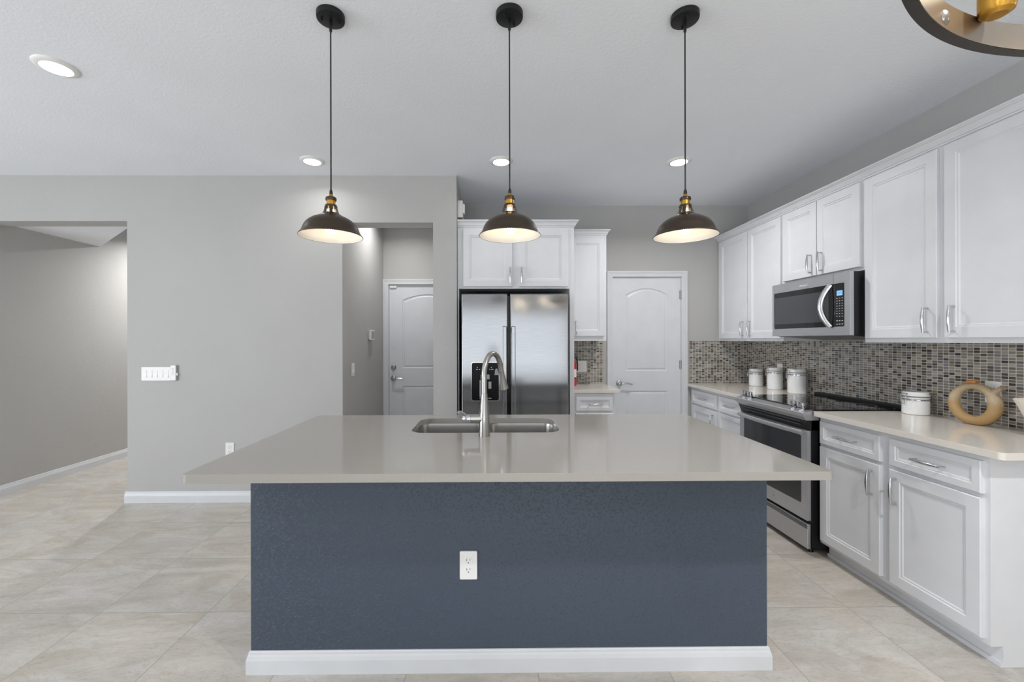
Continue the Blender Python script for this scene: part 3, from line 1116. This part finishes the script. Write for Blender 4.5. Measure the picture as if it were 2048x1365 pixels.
# ------------------------------------------------------------------ pendants
def make_pendant():
    p = thing('pendant_light', 'x', 'pendant light', (0, 0, 0))
    ca = MB().lathe([(0, .0), (.054, .0), (.058, .002), (.059, .006), (.059, .0235), (0, .0235)], (0, 0, 2.779), 40).build('canopy', 'black_metal', p, True)
    for sx in (-1, 1):
        MB().lathe([(0, -.012), (.004, -.011), (.005, -.002), (.005, .001), (0, .001)], (sx * .021, sx * .03, 2.779), 12).build('screw', 'black_metal', ca, True)
    MB().lathe([(0, 2.725), (.0035, 2.725), (.0062, 2.732), (.0065, 2.77), (.006, 2.780), (0, 2.780)], (0, 0, 0), 14).build('cord_grip', 'black_plastic', p, True)
    MB().cyl((0, 0, 2.03), (0, 0, 2.73), .003, seg=10).build('cord', 'black_plastic', p, True)
    MB().lathe([(0, 2.042), (.0035, 2.042), (.007, 2.032), (.0075, 2.024), (.006, 2.018), (0, 2.018)], (0, 0, 0), 16).build('strain_relief', 'black_plastic', p, True)
    so = MB().lathe([(0, 2.019), (.0075, 2.019), (.0115, 2.008), (.0175, 2.003), (.0182, 1.995), (.0178, 1.978), (.0182, 1.970), (0, 1.970)], (0, 0, 0), 28).build('socket', 'brass', p, True)
    MB().lathe([(.010, 2.0095), (.0215, 2.006), (.0235, 2.0), (.0225, 1.993), (.018, 1.993)], (0, 0, 0), 28, cap=False).build('cap_ring', 'bronze', so, True)
    # vented neck: collar, three struts, lower collar
    nk = MB()
    nk.lathe([(.018, 1.974), (.024, 1.973), (.0265, 1.966), (.0265, 1.963), (.024, 1.963), (.018, 1.969), (.018, 1.974)], (0, 0, 0), 36, cap=False)
    for k in range(3):
        a0 = R(-90 + 60 + 120 * k)
        lp = []
        for rr_, z in ((.0255, 1.968), (.031, 1.950), (.0375, 1.931)):
            ring = []
            for (da, dr_) in ((-.27, 0), (0, 0), (.27, 0), (.27, -.002), (0, -.002), (-.27, -.002)):
                aa = a0 + da * .0255 / rr_ * 1.15
                ring.append(((rr_ + dr_) * math.cos(aa), (rr_ + dr_) * math.sin(aa), z))
            lp.append(ring)
        nk.loft(lp)
    nk.lathe([(.0365, 1.935), (.039, 1.932), (.047, 1.927), (.052, 1.923), (.05, 1.921), (.036, 1.930), (.0365, 1.935)], (0, 0, 0), 40, cap=False)
    nk.build('neck', 'bronze', p, True)
    outp = [(.048, 1.926), (.060, 1.920), (.078, 1.911), (.094, 1.900), (.106, 1.887), (.1135, 1.874), (.1185, 1.860), (.1245, 1.848), (.130, 1.8415), (.1335, 1.838), (.1335, 1.836), (.132, 1.8352)]
    inn = [(r_ - .0016, z_ - .0012) for r_, z_ in outp[:-2]][::-1]
    MB().lathe(outp + [(.1315, 1.8362)], (0, 0, 0), 64, cap=False).build('shade', 'bronze', p, True, angle=60)
    MB().lathe([(.132, 1.8352)] + inn, (0, 0, 0), 64, cap=False).build('shade_lining', 'shade_lining', p, True, angle=60)
    bb = MB().lathe([(0, 1.966), (.013, 1.966), (.0135, 1.952), (.018, 1.938), (.027, 1.915), (.0315, 1.893), (.030, 1.872), (.022, 1.855), (.010, 1.846), (.004, 1.843), (0, 1.8425)], (0, 0, 0), 28).build('bulb', 'bulb_lit', p, True, angle=60)
    fi = MB()
    for k in range(6):
        a = 2 * math.pi * k / 6
        fi.tube([(.007 * math.cos(a), .007 * math.sin(a), 1.958), (.010 * math.cos(a + .5), .010 * math.sin(a + .5), 1.866)], .0015, 6)
    fi.build('filament', 'filament_glow', bb)
    return p


pend = make_pendant()
spots = [(-.706, 1.835, -.004, 'black-cord bronze dome pendant hanging nearest the blank wall'),
         (.072, 1.822, 0.0, 'bronze dome pendant hanging centrally, in front of refrigerator cabinet'),
         (.840, 1.829, -.002, 'bronze dome pendant hanging nearest the range and pantry door')]
for i, (px, py, pz, lb) in enumerate(spots):
    p = pend if i == 0 else copy_tree(pend)
    p.location = (px, py, 0)
    p.rotation_euler = (0, 0, R((-39, 0, 27)[i]))
    p['label'] = lb
    p['group'] = 'dome pendants over the island'
for px, py, pz, lb in spots:
    d = bpy.data.lights.new('pendant_bulb', 'POINT')
    d.energy = 0.12
    d.color = (1.0, .93, .84)
    d.shadow_soft_size = .02
    lo_ = bpy.data.objects.new('pendant_bulb', d)
    lo_.location = (px, py, 1.885)
    COL.objects.link(lo_)


# ------------------------------------------------------------------ recessed downlights
def make_down():
    p = thing('recessed_light', 'x', 'ceiling light', (0, 0, H))
    MB().lathe([(.064, -.012), (.068, -.0125), (.080, -.008), (.092, -.003), (.093, .0005), (.062, .0005)], (0, 0, 0), 40, cap=False).build('trim_ring', 'plastic_white', p, True, angle=60)
    MB().lathe([(0, -.0135), (.040, -.013), (.060, -.0118), (.0645, -.0105), (.0645, -.004), (0, -.004)], (0, 0, 0), 40).build('lens', 'lens_glow', p, True)
    return p


dl = make_down()
dspots = [(-2.255, 2.19, 'largest recessed ceiling light, over the open floor far from the pendants'), (-1.425, 3.325, 'recessed ceiling light close to the blank partition wall'),
          (.064, 3.325, 'recessed ceiling light in front of the refrigerator cabinet'), (1.478, 3.325, 'recessed ceiling light in front of the pantry door'),
          (1.35, .15, 'added fill light in the ceiling, unseen, past the chandelier on the cabinet side'), (.064, -1.1, 'added fill light in the ceiling, unseen behind the viewer on the centre line'),  # fixtures added out of view to lift the kitchen light
          (-2.255, -.2, 'added fill light in the ceiling, unseen, over the open floor beside the viewer'),  # likewise an added, unseen fixture
          (-3.75, 5.45, 'recessed ceiling light inside the hallway'), (-1.0, 4.32, 'recessed ceiling light inside the short passage')]
for i, (px, py, lb) in enumerate(dspots):
    p = dl if i == 0 else copy_tree(dl)
    p.location = (px, py, H)
    p['label'] = lb
    p['group'] = 'recessed ceiling lights'
    area_light('downlight', (px, py, H - .02), (0, 0, 0), .12, .12, (2.5, 1.8, 1.0, 14, 34, 12, 3, 34, 8)[i], (1.0, .99, .975), 'DISK', R(150))

# ------------------------------------------------------------------ ring chandelier over the dining spot
c = thing('chandelier', 'bronze ring chandelier with brass sockets cut by the picture corner', 'chandelier', (.905, .12, 0))
Ro, Ri, zr = .568, .554, 1.85
MB().lathe([(Ri, zr), (Ro, zr), (Ro, zr + .042), (Ri, zr + .042), (Ri, zr)], (0, 0, 0), 256, cap=False).build('ring', 'ring_bronze_shaded', c, True)  # outside and underside carry their shade in the colour
MB().lathe([(Ri - .0008, zr + .001), (Ri + .0002, zr + .001), (Ri + .0002, zr + .041), (Ri - .0008, zr + .041), (Ri - .0008, zr + .001)], (0, 0, 0), 256, cap=False).build('ring_inner_face', 'ring_bronze', c, True)  # thin sleeve added so the lit inner face shows paler than the ring
for k in range(6):
    a = R(104.4 + 60 * k)
    x, y = .5335 * math.cos(a), .5335 * math.sin(a)
    s_ = MB().lathe([(0, zr + .031), (.012, zr + .029), (.019, zr + .033), (.0205, zr + .039), (.0205, zr + .085), (.015, zr + .088), (0, zr + .088)], (x, y, 0), 28)
    s_ = s_.build('socket', 'brass', c, True)
    MB().lathe([(0, zr + .086), (.013, zr + .087), (.016, zr + .10), (.03, zr + .14), (.032, zr + .16), (.022, zr + .19), (0, zr + .20)], (x, y, 0), 24).build('bulb', 'bulb_lit', s_, True, angle=60)
    MB().cyl((x, y, zr + .10), (x, y, zr + .165), .003, seg=8).build('filament', 'filament_warm', s_)
    ab = a + R(9.6)
    rb = Matrix.Rotation(ab, 3, 'Z') @ Matrix.Rotation(R(-90), 3, 'Y')
    MB().lathe([(0, .0055), (.005, .005), (.0095, .003), (.0115, .0), (0, 0)], (Ri * math.cos(ab), Ri * math.sin(ab), zr + .017), 18, rb).build('bolt', 'ring_bronze', c, True)
for k in range(3):
    a = R(20 + 120 * k)
    MB().cyl((Ri * math.cos(a) * 1.01, Ri * math.sin(a) * 1.01, zr + .02), (.02 * math.cos(a), .02 * math.sin(a), 2.45), .005, seg=10).build('rod', 'black_metal', c, True)
MB().lathe([(0, 2.43), (.028, 2.44), (.028, 2.47), (.008, 2.48), (.008, H - .03), (0, H - .03)], (0, 0, 0), 20).build('stem', 'black_metal', c, True)
MB().lathe([(0, H - .035), (.06, H - .03), (.065, H - .0005), (0, H - .0005)], (0, 0, 0), 32).build('canopy', 'black_metal', c, True)
for k in range(6):
    a = R(104.4 + 60 * k)
    d = bpy.data.lights.new('chandelier_bulb', 'POINT')
    d.energy = 0.6
    d.color = (1.0, .84, .64)
    d.shadow_soft_size = .02
    lo_ = bpy.data.objects.new('chandelier_bulb', d)
    lo_.location = (.905 + .5335 * math.cos(a), .12 + .5335 * math.sin(a), zr + .14)
    COL.objects.link(lo_)


# ------------------------------------------------------------------ counter-top things
ZC = .9255
def canister(x, y, r_, h_, label, ang):
    c = thing('canister', label, 'canister', (x, y, ZC), ang, 'white clamp-lid canisters')
    lidh = .034
    b = h_ - lidh
    MB().lathe([(0, 0), (r_ - .006, 0), (r_ - .001, .004), (r_, .012), (r_, b - .022), (r_ - .003, b - .018), (r_ - .003, b - .010), (r_ + .002, b - .006), (r_ + .002, b), (0, b)], (0, 0, 0), 44).build('jar', 'ceramic_white', c, True)
    MB().lathe([(r_ - .0025, b - .0175), (r_ + .0005, b - .0165), (r_ + .0005, b - .0115), (r_ - .0025, b - .0105)], (0, 0, 0), 44, cap=False).build('clamp_band', 'chrome', c, True)
    MB().lathe([(r_ - .006, b), (r_ - .001, b + .001), (r_ - .001, b + .005), (r_ - .006, b + .006)], (0, 0, 0), 44, cap=False).build('seal', 'plastic_grey', c, True)
    MB().lathe([(0, b + .006), (r_ - .004, b + .006), (r_ + .002, b + .009), (r_ + .003, b + .015), (r_, b + .019), (r_ - .004, b + .021), (r_ - .002, b + .026), (r_ - .002, b + .031), (r_ - .006, h_), (0, h_)], (0, 0, 0), 44).build('lid', 'ceramic_white', c, True)
    q = MB()
    for s in (-1, 1):
        q.tube(smooth_path([(-r_ * .97, s * .016, b - .014), (-r_ - .010, s * .016, b - .004), (-r_ - .012, s * .014, b + .012), (-r_ + .002, s * .012, b + .022)], 5), .0018, 8)
        q.tube(smooth_path([(-r_ - .010, s * .016, b - .004), (-r_ - .016, s * .012, b - .025), (-r_ - .013, s * .008, b - .043)], 5), .0018, 8)
    q.tube([(-r_ - .013, -.008, b - .043), (-r_ - .013, .008, b - .043)], .0018, 8)
    q.tube([(-r_ + .002, -.012, b + .022), (-r_ + .002, .012, b + .022)], .0018, 8)
    q.build('wire_clasp', 'chrome', c, True)
    return c


canister(2.608, 4.150, .063, .168, 'shortest of three white canisters, set in the corner of counter', R(0))
canister(2.600, 3.858, .063, .200, 'middle of three white canisters, in front of the wall outlet', R(0))
canister(2.588, 3.562, .067, .206, 'white canister standing closest to the far edge of the range', R(0))
canister(2.588, 2.553, .064, .138, 'squat white canister alone between the range and donut vase', R(0))

# ring-shaped jug
v = thing('donut_vase', 'tan ring-shaped stoneware jug with small spout beside the mosaic wall', 'vase', (2.575, 2.228, ZC), R(-83))
m = MB()
NS, NT = 56, 24
RX, RZ, rt = .089, .0925, .0208
rings = []
for i in range(NS):
    a = 2 * math.pi * i / NS
    ca_, sa_ = math.cos(a), math.sin(a)
    tr_ = rt * (1 + .30 * max(0, ca_) + .12 * max(0, -ca_) - .22 * max(0, sa_) + .16 * max(0, -sa_))
    cx_, cz_ = RX * ca_, RZ * sa_ + .114
    ring = []
    for j in range(NT):
        b_ = 2 * math.pi * j / NT
        rad = tr_ * math.cos(b_)
        x_, z_ = cx_ + rad * ca_, cz_ + rad * sa_
        z_ = max(z_, .0)
        ring.append(m.bm.verts.new((x_, tr_ * 1.15 * math.sin(b_), z_)))
    rings.append(ring)
for i in range(NS):
    for j in range(NT):
        m.bm.faces.new([rings[i][j], rings[(i + 1) % NS][j], rings[(i + 1) % NS][(j + 1) % NT], rings[i][(j + 1) % NT]])
m.build('body', 'vase_stoneware', v, True, angle=80)
MB().tube(smooth_path([(.072, 0, .170), (.090, 0, .188), (.106, 0, .202), (.117, 0, .209)], 6), [.021 - .010 * min(1, i / 9) for i in range(14)] + [.010, .010, .0115, .013, .0145], 18).build('spout', 'vase_stoneware', v, True)
MB().box(-.030, .014, -.014, .014, .221, .236, .005).build('cork_stub', 'cork', v, True)

# bowl partly inside the picture
b = MB().lathe([(0, 0), (.048, 0), (.05, .006), (.055, .03), (.074, .085), (.094, .135), (.110, .172), (.107, .1735), (.090, .135), (.070, .088), (.05, .035), (.04, .014), (0, .012)], (0, 0, 0), 56)
tag(b.build('bowl', 'bowl_white', None, True, (2.552, 1.903, ZC)), 'cream flared bowl cut off by the picture edge past the donut vase', 'bowl')

# extinguisher
e = thing('fire_extinguisher', 'red fire extinguisher half hidden by the refrigerator panel on short counter', 'fire extinguisher', (.787, 4.24, ZC))
MB().lathe([(0, 0), (.046, 0), (.05, .006), (.05, .215), (.044, .24), (.028, .258), (.016, .264), (.016, .27), (0, .27)], (0, 0, 0), 36).build('cylinder', 'extinguisher_red', e, True)
MB().lathe([(.0503, .085), (.0508, .0855), (.0508, .165), (.0503, .1655)], (0, 0, 0), 36, cap=False).build('paper_label', 'plastic_white', e, True)
q = MB().lathe([(0, .268), (.017, .268), (.017, .292), (0, .292)], (0, 0, 0), 20)
q.box(-.03, .06, -.009, .009, .290, .302, .003)
q.box(-.03, .05, -.008, .008, .308, .318, .003)
q.box(-.03, -.018, -.008, .008, .29, .315)
q.build('valve', 'black_plastic', e, True)
MB().tube(smooth_path([(.015, 0, .28), (.045, -.01, .275), (.058, -.012, .24), (.06, -.012, .15)], 6), .006, 10).build('hose', 'black_plastic', e, True)


# ------------------------------------------------------------------ wall plates
def plate(name, label, cat, loc, rotz, w_, h_, group=None):
    """cover plate; local front faces -Y"""
    p = thing(name, label, cat, loc, rotz, group)
    MB().prism(rr(-w_ / 2, w_ / 2, -h_ / 2, h_ / 2, .004, 3), -.006, -.0002, 'y').build('cover_plate', 'plastic_white', p)
    return p


def sockets(p, x=0):
    for s in (-1, 1):
        z = s * .0195
        f_ = MB().prism([(x + .0165 * math.cos(R(a)), z + max(-.0135, min(.0135, .0165 * math.sin(R(a))))) for a in range(0, 360, 15)], -.0078, -.0058, 'y').build('receptacle', 'plastic_white', p)
        q = MB()
        q.box(x - .0075, x - .0055, -.0082, -.0076, z - .001, z + .0085)
        q.box(x + .0055, x + .0075, -.0082, -.0076, z + .0005, z + .0085)
        q.lathe([(0, 0), (.0026, 0), (.0026, .0006), (0, .0006)], (x, -.0076, z - .0075), 12, Matrix.Rotation(R(90), 3, 'X'))
        q.build('slots', 'slot_dark', f_)


def rocker(p, x):
    MB().prism([(x - .0165, -.033), (x + .0165, -.033), (x + .0165, .033), (x - .0165, .033)], -.0068, -.0058, 'y').build('rocker_frame', 'plastic_white', p)
    MB().prism([(-.0066, -.0305), (-.0115, -.0305), (-.0078, .0), (-.0082, .0305), (-.0066, .0305)], x - .0145, x + .0145, 'x').build('rocker', 'plastic_white', p)


p = plate('power_outlet', 'white duplex outlet on the slate-blue island front', 'outlet', (-.1065, 1.757, .4445), 0, .072, .117)
sockets(p)
p = plate('power_outlet', 'white duplex outlet low on the blank wall, above island corner', 'outlet', (-2.262, YL, .452), 0, .07, .115)
sockets(p)
p = plate('light_switch', 'wide five-rocker white switch plate on the blank wall', 'light switch', (-2.888, YL, 1.102), 0, .246, .116)
for k in range(5):
    rocker(p, -.092 + k * .046)
p = thing('fan_remote', 'slim white remote in wall holder at the end of five-rocker switch', 'remote', (-2.728, YL, 1.109))
MB().box(-.022, .026, -.008, -.0003, -.064, .066, .002).build('holder', 'plastic_grey', p)
rm = MB().box(-.026, .019, -.022, -.008, -.063, .066, .004).build('handset', 'plastic_white', p)
for bz, br in ((.034, .008), (-.008, .010), (.012, .006)):
    MB().lathe([(br - .0015, 0), (br, 0), (br, .0008), (br - .0015, .0008)], (-.0035, -.022, bz), 20, Matrix.Rotation(R(90), 3, 'X'), cap=False).build('button', 'plastic_grey', rm)
MB().box(.02, .031, -.016, -.008, -.022, .0, .002).build('clip', 'plastic_white', p)

p = plate('power_outlet', 'white outlet on mosaic just behind the middle canister', 'outlet', (XR - .008, 3.905, 1.098), ROT, .072, .117)
sockets(p)
p = plate('power_outlet', 'white outlet on mosaic behind the donut vase', 'outlet', (XR - .008, 2.228, 1.098), ROT, .072, .117)
sockets(p)
p = plate('light_switch', 'white combination outlet and switch plate beside the fire extinguisher', 'light switch', (.927, YB - .008, 1.106), 0, .104, .117)
sockets(p, -.023)
rocker(p, .023)
p = plate('light_switch', 'single white rocker switch on the passage side wall', 'light switch', (-1.303, 3.895, 1.115), R(90), .075, .118)
rocker(p, 0)
p = thing('wall_keypad', 'small white keypad with grey screen mounted on the passage wall', 'keypad', (-1.303, 4.43, 1.44), R(90))
MB().box(-.05, .05, -.012, -.0003, -.045, .045, .003).build('bracket', 'plastic_white', p)
kb = MB().box(-.065, .065, -.034, -.012, -.052, .052, .004).build('housing', 'plastic_white', p)
MB().box(-.05, .05, -.0352, -.0338, -.036, .040).build('screen', 'plastic_grey', kb)
p = thing('door_chime', 'white chime box high on the wall end above refrigerator cabinet', 'chime', (-.316, 3.775, 2.548), R(90))
MB().box(-.055, .055, -.046, -.0003, -.075, .075, .005).build('cover', 'plastic_white', p)
MB().box(-.035, .035, -.062, -.0455, -.03, .05, .004).build('front_cap', 'plastic_white', p)
q = MB()
for k in range(5):
    q.box(-.045, .045, -.04 + k * .007, -.037 + k * .007, -.0762, -.0748)
q.build('grille', 'slot_dark', p)
